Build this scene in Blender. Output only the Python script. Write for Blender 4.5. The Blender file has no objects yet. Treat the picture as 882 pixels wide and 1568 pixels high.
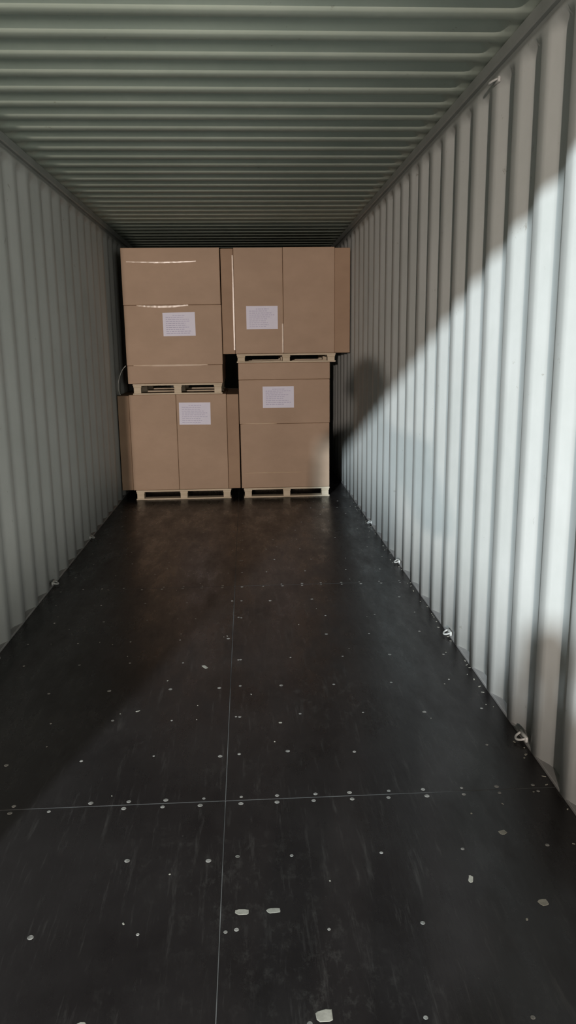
import bpy, bmesh, math, random
from mathutils import Matrix, Vector
random.seed(4)
scene=bpy.context.scene
scene.view_settings.view_transform='Standard'
scene.view_settings.look='None'

XL,XR=-1.305,1.06
Y0,Y1=1.1,13.1
H=2.70
XC=-.105

# ---------------- materials ----------------
def new_mat(name):
    m=bpy.data.materials.new(name); m.use_nodes=True
    nt=m.node_tree; b=nt.nodes['Principled BSDF']
    return m,nt,b
def noise(nt,scale,detail=4,rough=.6,vscale=None,coord='Object'):
    tc=nt.nodes.new('ShaderNodeTexCoord'); mp=nt.nodes.new('ShaderNodeMapping')
    if vscale: mp.inputs['Scale'].default_value=vscale
    n=nt.nodes.new('ShaderNodeTexNoise'); n.inputs['Scale'].default_value=scale
    n.inputs['Detail'].default_value=detail; n.inputs['Roughness'].default_value=rough
    nt.links.new(tc.outputs[coord],mp.inputs[0]); nt.links.new(mp.outputs[0],n.inputs['Vector'])
    return n.outputs['Fac']
def ramp(nt,fac,stops):
    r=nt.nodes.new('ShaderNodeValToRGB'); e=r.color_ramp.elements
    while len(e)<len(stops): e.new(.5)
    for i,(p,c) in enumerate(stops):
        e[i].position=p; e[i].color=(*c,1)
    nt.links.new(fac,r.inputs[0]); return r.outputs[0]
def mixc(nt,fac,a,b,mode='MIX'):
    m=nt.nodes.new('ShaderNodeMix'); m.data_type='RGBA'; m.blend_type=mode
    for s,v in ((m.inputs[0],fac),(m.inputs[6],a),(m.inputs[7],b)):
        if isinstance(v,(int,float)): s.default_value=v
        elif isinstance(v,tuple): s.default_value=(*v,1)
        else: nt.links.new(v,s)
    return m.outputs[2]
def bump(nt,b,h,strength=.2,dist=.01):
    n=nt.nodes.new('ShaderNodeBump'); n.inputs['Strength'].default_value=strength
    n.inputs['Distance'].default_value=dist
    nt.links.new(h,n.inputs['Height']); nt.links.new(n.outputs[0],b.inputs['Normal'])

def paint(name,c1,c2,rust=True,rough=.55):
    m,nt,b=new_mat(name)
    f=noise(nt,2.2,6,.65,(1,1,.6))
    col=ramp(nt,f,[(.3,c1),(.7,c2)])
    if rust:
        s=noise(nt,14,6,.7)
        k=ramp(nt,s,[(.66,(0,0,0)),(.74,(1,1,1))])
        col=mixc(nt,k,col,(c1[0]*.6,c1[1]*.55,c1[2]*.5))
    nt.links.new(col,b.inputs['Base Color'])
    b.inputs['Roughness'].default_value=rough
    b.inputs['Specular IOR Level'].default_value=.35
    bump(nt,b,noise(nt,5,3,.5),.15,.01)
    return m
M_wall=paint('painted_steel_wall',(.395,.405,.38),(.475,.48,.455))
M_roof=paint('painted_steel_roof',(.32,.365,.305),(.385,.425,.36))
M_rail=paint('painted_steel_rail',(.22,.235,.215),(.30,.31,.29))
M_sill=paint('scuffed_steel_sill',(.12,.12,.115),(.26,.25,.24))

def floor_mat():
    m,nt,b=new_mat('phenolic_plywood')
    f=noise(nt,1.3,6,.65)
    col=ramp(nt,f,[(.3,(.0070,.0056,.0056)),(.7,(.016,.0140,.0135))])
    # long smeared scuffs running along the container
    s=noise(nt,7,8,.75,(5,.45,1))
    k=ramp(nt,s,[(.55,(0,0,0)),(.76,(.7,.7,.7))])
    col=mixc(nt,k,col,(.040,.037,.034))
    # scuffs in broad worn patches
    p=ramp(nt,noise(nt,.9,3,.5),[(.45,(0,0,0)),(.65,(1,1,1))])
    q=ramp(nt,noise(nt,22,8,.8,(1,.6,1)),[(.52,(0,0,0)),(.68,(.55,.55,.55))])
    col=mixc(nt,mixc(nt,1.0,p,q,'MULTIPLY'),col,(.050,.047,.042))
    d=noise(nt,45,5,.7)
    k2=ramp(nt,d,[(.69,(0,0,0)),(.77,(.6,.6,.6))])
    col=mixc(nt,k2,col,(.08,.074,.066))
    nt.links.new(col,b.inputs['Base Color'])
    r=ramp(nt,noise(nt,3,7,.75,(2,.6,1)),[(.32,(.18,.18,.18)),(.68,(.46,.46,.46))])
    nt.links.new(r,b.inputs['Roughness'])
    b.inputs['Specular IOR Level'].default_value=.24
    bump(nt,b,noise(nt,30,5,.6,(2,.5,1)),.10,.004)
    return m
M_floor=floor_mat()

def simple(name,c1,c2,scale=8,rough=.7,vs=None,bs=.1,bd=.003,spec=.5):
    m,nt,b=new_mat(name)
    nt.links.new(ramp(nt,noise(nt,scale,5,.6,vs),[(.3,c1),(.7,c2)]),b.inputs['Base Color'])
    b.inputs['Roughness'].default_value=rough
    b.inputs['Specular IOR Level'].default_value=spec
    bump(nt,b,noise(nt,scale*3,3,.5,vs),bs,bd)
    return m
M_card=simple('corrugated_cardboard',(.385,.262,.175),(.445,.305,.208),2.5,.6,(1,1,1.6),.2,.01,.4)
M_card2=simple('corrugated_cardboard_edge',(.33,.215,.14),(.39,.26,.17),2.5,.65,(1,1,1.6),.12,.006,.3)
M_tape=simple('packing_tape',(.46,.33,.21),(.56,.41,.28),4,.28,None,.3,.004)
M_wood=simple('pallet_wood',(.54,.44,.31),(.68,.57,.43),5,.8,(1,8,8),.2,.003)
M_paper=simple('label_paper',(.74,.72,.84),(.80,.78,.89),6,.6)
M_ink=simple('label_ink',(.46,.44,.60),(.54,.50,.67),20,.6)
M_screw=simple('worn_screw_steel',(.06,.058,.05),(.24,.23,.21),40,.5)
M_chip=simple('wood_chip',(.14,.135,.11),(.25,.24,.20),30,.8)
M_seam=simple('seam_sealant',(.012,.012,.011),(.11,.11,.105),2.5,.8)
M_steel=simple('galvanised_ring_steel',(.28,.28,.26),(.42,.42,.4),15,.45)
M_strap=simple('strap_plastic',(.55,.55,.52),(.65,.65,.6),10,.35)
M_ground=simple('dock_concrete',(.20,.20,.19),(.30,.29,.28),1.5,.85)
M_jacket=simple('jacket_fabric',(.03,.035,.05),(.05,.055,.075),20,.9)
M_trouser=simple('trouser_fabric',(.02,.02,.022),(.04,.04,.042),20,.9)
M_skin=simple('skin',(.42,.25,.17),(.50,.31,.22),8,.5)
M_hair=simple('dark_hair',(.012,.010,.008),(.03,.025,.02),60,.6)
M_phone=simple('phone_body',(.01,.01,.012),(.02,.02,.022),5,.25)

# ---------------- helpers ----------------
def finish(name,bm,mats,smooth=False,parent=None):
    me=bpy.data.meshes.new(name); bm.normal_update(); bm.to_mesh(me); bm.free()
    for m in (mats if isinstance(mats,(list,tuple)) else [mats]): me.materials.append(m)
    if smooth:
        for p in me.polygons: p.use_smooth=True
    o=bpy.data.objects.new(name,me); scene.collection.objects.link(o)
    if parent: o.parent=parent
    return o
def box(bm,x0,x1,y0,y1,z0,z1,bev=0,mi=0,seg=1):
    r=bmesh.ops.create_cube(bm,size=1)
    vs=r['verts']
    for v in vs:
        v.co=Vector(((x0+x1)/2+v.co.x*(x1-x0),(y0+y1)/2+v.co.y*(y1-y0),(z0+z1)/2+v.co.z*(z1-z0)))
    es=list({e for v in vs for e in v.link_edges}); fs=list({f for v in vs for f in v.link_faces})
    for f in fs: f.material_index=mi
    if bev:
        rr=bmesh.ops.bevel(bm,geom=es,offset=bev,segments=seg,affect='EDGES',profile=.5)
        for f in rr['faces']: f.material_index=mi
def grid(bm,rows,mi=0):
    vs=[[bm.verts.new(p) for p in r] for r in rows]
    for a,b in zip(vs[:-1],vs[1:]):
        for i in range(len(a)-1):
            f=bm.faces.new((a[i],a[i+1],b[i+1],b[i])); f.material_index=mi
    return vs

def profile(s0,s1,phase,flatA=.072,sl=.068,flatB=.070,depth=.036,rnd=.010):
    """corrugation profile with softened folds: list of (s,outward offset); flatA is at offset 0"""
    per=flatA+flatB+2*sl
    pts=[];k=math.floor((s0-phase)/per)-1
    e=rnd; q=depth*e/sl
    while True:
        b=phase+k*per
        a1=b+flatA/2; a2=a1+sl; a3=a2+flatB; a4=a3+sl
        for s,d in ((b-flatA/2+e,0),(a1-e,0),(a1-e*.2,q*.25),(a1+e,q),(a2-e,depth-q),(a2+e*.2,depth-q*.25),(a2+e,depth),(a3-e,depth),(a3-e*.2,depth-q*.25),(a3+e,depth-q),(a4-e,q),(a4+e*.2,q*.25)):
            if s>=s0 and s<=s1: pts.append((s,d))
        if b>s1: break
        k+=1
    return [(s0,pts[0][1])]+pts+[(s1,pts[-1][1])]

# ---------------- container shell ----------------
ZT=2.62
for side,x,sg,ph in (('left',XL,-1,2.60),('right',XR,1,2.62)):
    bm=bmesh.new(); pr=profile(Y0,Y1,ph,rnd=.015)
    rows=[[ (x+sg*d*k,s,z) for s,d in pr] for z,k in ((0,1),(.6,1),(1.3,1),(2.0,1),(2.555,1),(2.575,.75),(2.60,0.02),(ZT,0))]
    grid(bm,rows)
    o=finish('wall_'+side,bm,M_wall,True)
    sm=o.modifiers.new('thick','SOLIDIFY'); sm.thickness=.003; sm.offset=-1 if sg<0 else 1
# back wall corrugated
bm=bmesh.new(); pr=profile(XL-.04,XR+.04,0)
grid(bm,[[(s,Y1+d,z) for s,d in pr] for z in (0,1.3,H)])
o=finish('wall_back',bm,M_wall)
# roof
bm=bmesh.new()
pr=profile(Y0,Y1,3.04,flatA=.070,sl=.040,flatB=.065,depth=.034,rnd=.012)
cols=[(XL-.06,0),(XL+.05,0),(XL+.085,1),(XC,1),(XR-.085,1),(XR-.05,0),(XR+.06,0)]
grid(bm,[[(x,s,H-.012+d*k) for s,d in pr] for x,k in cols])
finish('ceiling',bm,M_roof,True)
# rails
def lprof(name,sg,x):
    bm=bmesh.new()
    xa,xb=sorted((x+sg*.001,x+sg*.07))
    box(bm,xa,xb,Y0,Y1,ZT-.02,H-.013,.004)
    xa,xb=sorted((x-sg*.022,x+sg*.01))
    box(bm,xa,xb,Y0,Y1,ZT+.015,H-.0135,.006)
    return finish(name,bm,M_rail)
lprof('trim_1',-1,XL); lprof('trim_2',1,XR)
for side,sg,x in (('left',-1,XL),('right',1,XR)):
    bm=bmesh.new()
    xa,xb=sorted((x+sg*.001,x+sg*.06))
    box(bm,xa,xb,Y0,Y1,-.10,.010,.002)
    finish('baseboard_'+side,bm,M_sill)
# door frame
bm=bmesh.new()
box(bm,XL-.08,-1.175,Y0-.14,Y0,-.15,H+.12,.006)
box(bm,XR-.10,XR+.08,Y0-.14,Y0,-.15,H+.12,.006)
box(bm,-1.175,XR-.10,Y0-.14,Y0,H-.06,H+.12,.006)
box(bm,-1.175,XR-.10,Y0-.14,Y0,-.15,-.002,.004)
finish('door_frame',bm,M_rail)

# floor panels
seams=[Y0,2.40]
while seams[-1]<Y1: seams.append(min(seams[-1]+2.44,Y1))
bm=bmesh.new()
for a,b in zip(seams[:-1],seams[1:]):
    if b-a<.05: continue
    for xa,xb in ((XL,XC-.0012),(XC+.0012,XR)):
        box(bm,xa,xb,a+.0016,b-.0016,-.03,0,.0012)
box(bm,XL-.05,XR+.05,Y0,Y1,-.06,-.031,0)
box(bm,XC-.0012,XC+.0012,Y0,Y1,-.03,-.001,0,1)
for s in seams[1:-1]:
    box(bm,XL,XR,s-.0016,s+.0016,-.03,-.0004,0,1)
finish('floor',bm,[M_floor,M_seam])

# screws (single mesh)
def disc(bm,x,y,r,h,n=10,rot=0):
    m=Matrix.Translation((x,y,h/2))@Matrix.Rotation(rot,4,'Z')
    bmesh.ops.create_cone(bm,cap_ends=True,segments=n,radius1=r,radius2=r*.8,depth=h,matrix=m)
bm=bmesh.new()
k=-4
while True:
    y=2.40+.305*k
    if y>7.7: break
    if y>Y0+.05:
        if k%8==0:
            x=XL+.08
            while x<XR-.05:
                for dy in (-.020,.020):
                    if random.random()<.9:
                        disc(bm,x+random.uniform(-.006,.006),y+dy,random.uniform(.0055,.0095),.001)
                x+=.13
        else:
            x=XL+.12+(.0 if k%2 else .06)
            while x<XR-.05:
                if random.random()<.92:
                    disc(bm,x+random.uniform(-.02,.02),y+random.uniform(-.015,.015),random.choice((.005,.006,.007,.009)),.001)
                x+=.262
            if random.random()<.9: disc(bm,XC+.045,y+.005,.007,.001)
    k+=1
finish('floor_screws',bm,M_screw)
# debris
def chip(bm,x,y,l,w,h,rot):
    n=random.choice((9,10,11))
    pts=[]
    for i in range(n):
        a=2*math.pi*i/n+random.uniform(-.15,.15)
        rr=random.uniform(.82,1.08)
        c,s=math.cos(a),math.sin(a)
        c=math.copysign(abs(c)**.6,c)*l/2*rr; s=math.copysign(abs(s)**.6,s)*w/2*rr
        pts.append((x+c*math.cos(rot)-s*math.sin(rot),y+c*math.sin(rot)+s*math.cos(rot)))
    lo=[bm.verts.new((p[0],p[1],.0003)) for p in pts]; hi=[bm.verts.new((x+(p[0]-x)*.9,y+(p[1]-y)*.9,h)) for p in pts]
    bm.faces.new(hi); bm.faces.new(lo[::-1])
    for i in range(n): bm.faces.new((lo[i],lo[(i+1)%n],hi[(i+1)%n],hi[i]))
bm=bmesh.new()
for x,y,l,w,r in ((-.045,1.86,.042,.022,0),(.042,1.86,.042,.022,0),(-.42,1.512,.036,.030,.3),(.150,1.508,.042,.036,.1),
                  (.625,1.95,.014,.034,-.3),(.79,2.16,.028,.022,.4),(.80,1.84,.03,.026,.2),(-.235,3.55,.02,.045,.5),
                  (-.50,3.10,.024,.009,.5),(.11,2.95,.015,.010,0)):
    chip(bm,x,y,l,w,.0010,r)
for i in range(60):
    chip(bm,random.uniform(XL+.1,XR-.08),random.uniform(1.4,7.3),random.uniform(.003,.011),random.uniform(.003,.007),.0012,random.uniform(0,3))
for i in range(70):   # dirt swept against the right wall
    chip(bm,XR-abs(random.gauss(0,.02))-.006,random.uniform(1.5,7.5),random.uniform(.004,.016),random.uniform(.003,.009),.002,random.uniform(0,3))
finish('wood_chip_debris',bm,M_chip)

# lashing rings
def ring(x,sg,y,z,name='lashing_ring'):
    bm=bmesh.new()
    R,r=.026,.005
    prev=None
    for i in range(13):
        a=math.pi*i/12
        c=Vector((x-sg*(.004+R*1.1*math.sin(a)),y+R*math.cos(a),z+.004-.012*math.sin(a)))
        t=Vector((-sg*math.cos(a),-math.sin(a),0)).normalized(); u=t.cross(Vector((0,0,1)))
        cur=[bm.verts.new(c+r*(math.cos(b)*u+math.sin(b)*Vector((0,0,1)))) for b in [2*math.pi*j/8 for j in range(8)]]
        if prev:
            for j in range(8): bm.faces.new((prev[j],prev[(j+1)%8],cur[(j+1)%8],cur[j]))
        else: bm.faces.new(cur)
        prev=cur
    bm.faces.new(prev[::-1])
    xa,xb=sorted((x-sg*.007,x+sg*.004))
    box(bm,xa,xb,y-.035,y+.035,z-.010,z+.012,.002)
    bmesh.ops.recalc_face_normals(bm,faces=bm.faces)
    return finish(name,bm,M_steel,True)
for y in (2.72,3.85,5.25,6.5): ring(XR,1,y,.024)
for y in (4.95,6.2,3.7): ring(XL,-1,y,.024)
ring(XR,1,3.42,ZT-.03)

# ---------------- pallets & cartons ----------------
def pallet(x0,x1,y0,y1,z0,z1):
    bm=bmesh.new(); t=.017
    n=5; w=.11
    for i in range(n):
        yc=y0+w/2+(y1-y0-w)*i/(n-1)
        box(bm,x0,x1,yc-w/2,yc+w/2,z1-t,z1,.002)
    for i in range(3):
        xc=x0+.045+(x1-x0-.09)*i/2
        for j in range(3):
            yc=y0+.055+(y1-y0-.11)*j/2
            box(bm,xc-.036,xc+.036,yc-.053,yc+.05,z0+.013,z1-t*2,.003)
        box(bm,xc-.040,xc+.040,y0+.002,y1-.002,z1-2*t,z1-t,.002)
    for j in range(3):
        yc=y0+.05+(y1-y0-.10)*j/2
        box(bm,x0,x1,yc-.05,yc+.05,z0,z0+.014,.002)
    return finish('wooden_pallet',bm,M_wood)

def label(par,xc,zc,w,h,y,rot=0):
    bm=bmesh.new()
    box(bm,-w/2,w/2,-.0008,.0,-h/2,h/2,0,0)
    z=h/2-.028; i=0
    while z>-h/2+.02:
        a=-w/2+.03; lim=w/2-.03-random.uniform(0,.09)
        if i==0: a=-.06; lim=.06
        while a<lim:
            l=random.uniform(.012,.035)
            box(bm,a,min(a+l,lim+.005),-.0014,-.0009,z-.003,z+.003,0,1)
            a+=l+.006
        z-=.019; i+=1
    o=finish('shipping_label',bm,[M_paper,M_ink],parent=par)
    o.location=(xc,y-.0012,zc); o.rotation_euler=(0,rot,0)
def tape(par,x0,x1,y,z,w=.05,sag=0):
    bm=bmesh.new(); n=24
    top=[];bot=[]
    for i in range(n+1):
        t=i/n; x=x0+(x1-x0)*t
        dz=-sag*math.sin(math.pi*t)+random.uniform(-.001,.001)
        ww=w/2*(.55+.45*math.sin(math.pi*t))
        yy=y-.0015-random.uniform(0,.001)
        top.append((x,yy,z+ww+dz)); bot.append((x,yy+.0008,z-ww+dz))
    grid(bm,[bot,top])
    return finish('packing_tape',bm,M_tape,parent=par)

def cartons(parts,par):
    bm=bmesh.new()
    for (x0,x1,z0,z1,yf,mi) in parts:
        box(bm,x0+.001,x1-.001,yf,YB,z0,z1,.006,mi,2)
    return finish('cartons',bm,[M_card,M_card2],parent=par)
YF=7.84; YB=YF+1.10
def stack():
    e=bpy.data.objects.new('cardboard_box_stack',None); scene.collection.objects.link(e); return e

# lower left
pallet(-1.155,-.18,YF,YB,0,.10)
s=stack()
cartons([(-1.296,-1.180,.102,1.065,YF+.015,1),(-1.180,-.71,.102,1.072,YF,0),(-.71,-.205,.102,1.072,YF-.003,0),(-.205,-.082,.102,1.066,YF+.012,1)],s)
label(s,-.525,.878,.315,.222,YF-.003,.01)
# upper left
pallet(-1.13,-.24,YF-.02,YB-.02,1.074,1.18)
s=stack()
cartons([(-1.175,-.232,1.182,1.360,YF-.02,0),(-1.178,-.228,1.361,1.938,YF-.022,0),(-1.182,-.232,1.939,2.472,YF-.02,0)],s)
label(s,-.645,1.755,.315,.225,YF-.022,-.01)
tape(s,-1.05,-.55,YF-.022,1.935,.020,.012); tape(s,-1.11,-.38,YF-.022,1.362,.016,.003); tape(s,-1.13,-.46,YF-.02,2.345,.014,.010)
# lower right
pallet(-.05,.84,YF,YB,0,.10)
s=stack()
cartons([(-.072,.840,.102,.762,YF,0),(-.078,.843,.763,1.205,YF-.003,0),(-.08,.845,1.206,1.372,YF,0)],s)
label(s,.320,1.03,.315,.215,YF-.003,.0)
tape(s,-.03,.55,YF,.26,.010,.0); tape(s,-.05,.30,YF-.003,.765,.010)
# upper right
pallet(-.09,.90,YF-.01,YB-.01,1.374,1.460)
s=stack()
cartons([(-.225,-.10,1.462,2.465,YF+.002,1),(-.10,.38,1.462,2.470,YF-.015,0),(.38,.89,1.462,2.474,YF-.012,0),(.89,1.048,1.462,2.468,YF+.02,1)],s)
label(s,.170,1.81,.310,.222,YF-.015,.0)
bm=bmesh.new()
for x,z0,z1 in ((-.108,1.50,2.40),(.372,1.47,1.75)):
    grid(bm,[[(x-.007,YF-.0165,z0),(x+.007,YF-.0165,z0)],[(x-.007,YF-.0165,z1),(x+.007,YF-.0165,z1)]])
finish('packing_tape_vertical',bm,M_tape,parent=s)
# loose strap on left
cu=bpy.data.curves.new('loose_strap','CURVE'); cu.dimensions='3D'; cu.bevel_depth=.004
sp=cu.splines.new('NURBS'); P=[(-1.185,YF-.03,1.36),(-1.22,YF-.06,1.33),(-1.255,YF-.08,1.24),(-1.275,YF-.06,1.14),(-1.26,YF+.0,1.075)]
sp.points.add(len(P)-1)
for p,c in zip(sp.points,P): p.co=(*c,1)
sp.use_endpoint_u=True
o=bpy.data.objects.new('loose_strap',cu); scene.collection.objects.link(o); cu.materials.append(M_strap)

# outside dock
bm=bmesh.new(); box(bm,-12,12,-18,Y0-.14,-.25,-.01,0)
finish('ground',bm,M_ground)

# ---------------- photographer (stands behind the camera in the dock, casts the shadows on the wall) ----------------
def skin(name,verts,edges,radii,mat,par,root=0,sub=2):
    me=bpy.data.meshes.new(name); me.from_pydata(verts,edges,[]); me.update()
    o=bpy.data.objects.new(name,me); scene.collection.objects.link(o); o.parent=par
    me.materials.append(mat)
    sk=o.modifiers.new('skin','SKIN'); sk.use_smooth_shade=True
    for i,r in enumerate(radii):
        rr=r if isinstance(r,tuple) else (r,r)
        me.skin_vertices[0].data[i].radius=rr
        me.skin_vertices[0].data[i].use_root=(i==root)
    ss=o.modifiers.new('sub','SUBSURF'); ss.levels=sub; ss.render_levels=sub
    return o
ph=bpy.data.objects.new('photographer',None); scene.collection.objects.link(ph)
px,py=-.125,-.48
V=[(px,py,.95),(px,py,1.15),(px,py,1.33),(px,py+.01,1.43),(px,py+.02,1.50),
   (px-.165,py,1.40),(px-.185,py+.10,1.14),(px+.0,py+.36,1.30),
   (px+.18,py,1.40),(px+.28,py+.10,1.14),(px+.215,py+.36,1.32)]
E=[(0,1),(1,2),(2,3),(3,4),(3,5),(5,6),(6,7),(3,8),(8,9),(9,10)]
skin('jacket',V,E,[(.16,.12),(.145,.115),(.165,.12),(.11,.08),.06,.070,.052,.04,.070,.052,.04],M_jacket,ph)
V=[(px,py,.97),(px-.10,py,.88),(px-.11,py+.02,.50),(px-.12,py-.01,.09),(px+.10,py,.88),(px+.11,py+.02,.50),(px+.12,py-.01,.09)]
skin('trousers',V,[(0,1),(1,2),(2,3),(0,4),(4,5),(5,6)],[(.145,.11),.088,.062,.05,.088,.062,.05],M_trouser,ph)
for sx in (-.12,.12):
    skin('shoe',[(px+sx,py-.06,.045),(px+sx,py+.06,.04),(px+sx,py+.16,.033)],[(0,1),(1,2)],[.045,.043,.032],M_hair,ph)
# head
bm=bmesh.new()
bmesh.ops.create_uvsphere(bm,u_segments=28,v_segments=20,radius=1)
for v in bm.verts:
    x,y,z=v.co
    w_=1-.22*max(0,-z)          # jaw narrows
    nx=x*.080*w_; ny=y*.100*w_; nz=z*.12
    if y>.75 and abs(x)<.25 and -.35<z<.1: ny+=.018*(1-abs(x)/.25)   # nose
    if y>.6 and .05<z<.25 and .2<abs(x)<.55: ny-=.006               # eye sockets
    v.co=(nx,ny,nz)
for f in bm.faces:
    c=f.calc_center_median()
    f.material_index=1 if (c.z>.055 or (c.y<0.0 and c.z>-.05)) else 0
for sx in (-1,1):
    m=Matrix.Translation((sx*.080,-.005,-.005))@Matrix.Diagonal((.012,.022,.034,1))
    bmesh.ops.create_uvsphere(bm,u_segments=10,v_segments=8,radius=1,matrix=m)
h=finish('head',bm,[M_skin,M_hair],True,parent=ph); h.location=(px+.01,py+.03,1.655)
skin('neck',[(px,py+.015,1.46),(px+.005,py+.025,1.58)],[(0,1)],[.058,.055],M_skin,ph)
# hands with fingers round the phone
bm=bmesh.new(); box(bm,-.038,.038,-.030,-.021,1.425,1.585,.004,0,2)
finish('phone',bm,M_phone,parent=ph)
for sx,hx,hz in ((-1,px+.0,1.30),(1,px+.215,1.32)):
    wx,wy=hx,py+.36
    tx=sx*.045
    pc=(tx*1.25,-.055,1.43)
    skin('palm',[(wx,wy,hz),((wx+pc[0])/2,(wy+pc[1])/2,(hz+pc[2])/2),pc],[(0,1),(1,2)],[.026,(.03,.02),(.036,.018)],M_skin,ph)
    for i in range(4):
        z=1.405+.020*i; L=(.85,1,1.05,.95)[i]
        skin('finger_%d'%(i+1),[(pc[0]+sx*.004,pc[1],z),(tx*1.22,pc[1]+.022*L,z+.004),(tx*1.05,-.014,z+.008),(tx*.86,-.013,z+.010)],[(0,1),(1,2),(2,3)],[.010,.009,.0085,.007],M_skin,ph)
    skin('thumb',[(pc[0],pc[1]+.005,1.40),(tx*.9,-.048,1.44),(tx*.55,-.041,1.465)],[(0,1),(1,2)],[.012,.011,.009],M_skin,ph)

# ---------------- lights ----------------
w=bpy.data.worlds.new('World'); scene.world=w; w.use_nodes=True
bg=w.node_tree.nodes['Background']; bg.inputs[0].default_value=(.66,.655,.58,1); bg.inputs[1].default_value=.33
def aim(o,t): o.rotation_euler=(Vector(t)-o.location).to_track_quat('-Z','Y').to_euler()
l=bpy.data.lights.new('floodlight','SPOT'); l.energy=27500; l.color=(.81,.92,1.0); l.shadow_soft_size=.28
l.spot_size=math.radians(45); l.spot_blend=.3
o=bpy.data.objects.new('floodlight',l); scene.collection.objects.link(o); o.location=(-5.08,-13,6.9); aim(o,(.5,5,.8))
l=bpy.data.lights.new('dock_lamp','AREA'); l.shape='RECTANGLE'; l.size=.10; l.size_y=.10; l.energy=800; l.color=(1,.87,.79)
o=bpy.data.objects.new('dock_lamp',l); scene.collection.objects.link(o); o.location=(-1.16,-7,2.08); aim(o,(0,7.8,1.4))
l=bpy.data.lights.new('left_wall_fill','AREA'); l.shape='RECTANGLE'; l.size=1.6; l.size_y=1.2; l.energy=175; l.color=(1,.98,.91)  # added fill that lifts the dim left wall, not an actual dock fixture
o=bpy.data.objects.new('left_wall_fill',l); scene.collection.objects.link(o); o.location=(2.0,-2.8,1.7); aim(o,(-1.0,4.2,1.6))

# ---------------- camera ----------------
F=1178/1568
cam=bpy.data.cameras.new('camera'); co=bpy.data.objects.new('camera',cam); scene.collection.objects.link(co)
cam.sensor_fit='VERTICAL'; cam.sensor_height=36; cam.lens=36*F; cam.clip_start=.02
R=Matrix.Rotation(math.radians(-2.95),4,'Z')@Matrix.Rotation(math.radians(90-12.2),4,'X')@Matrix.Rotation(-.012,4,'Z')
co.matrix_world=Matrix.Translation((0,0,1.537))@R
scene.camera=co
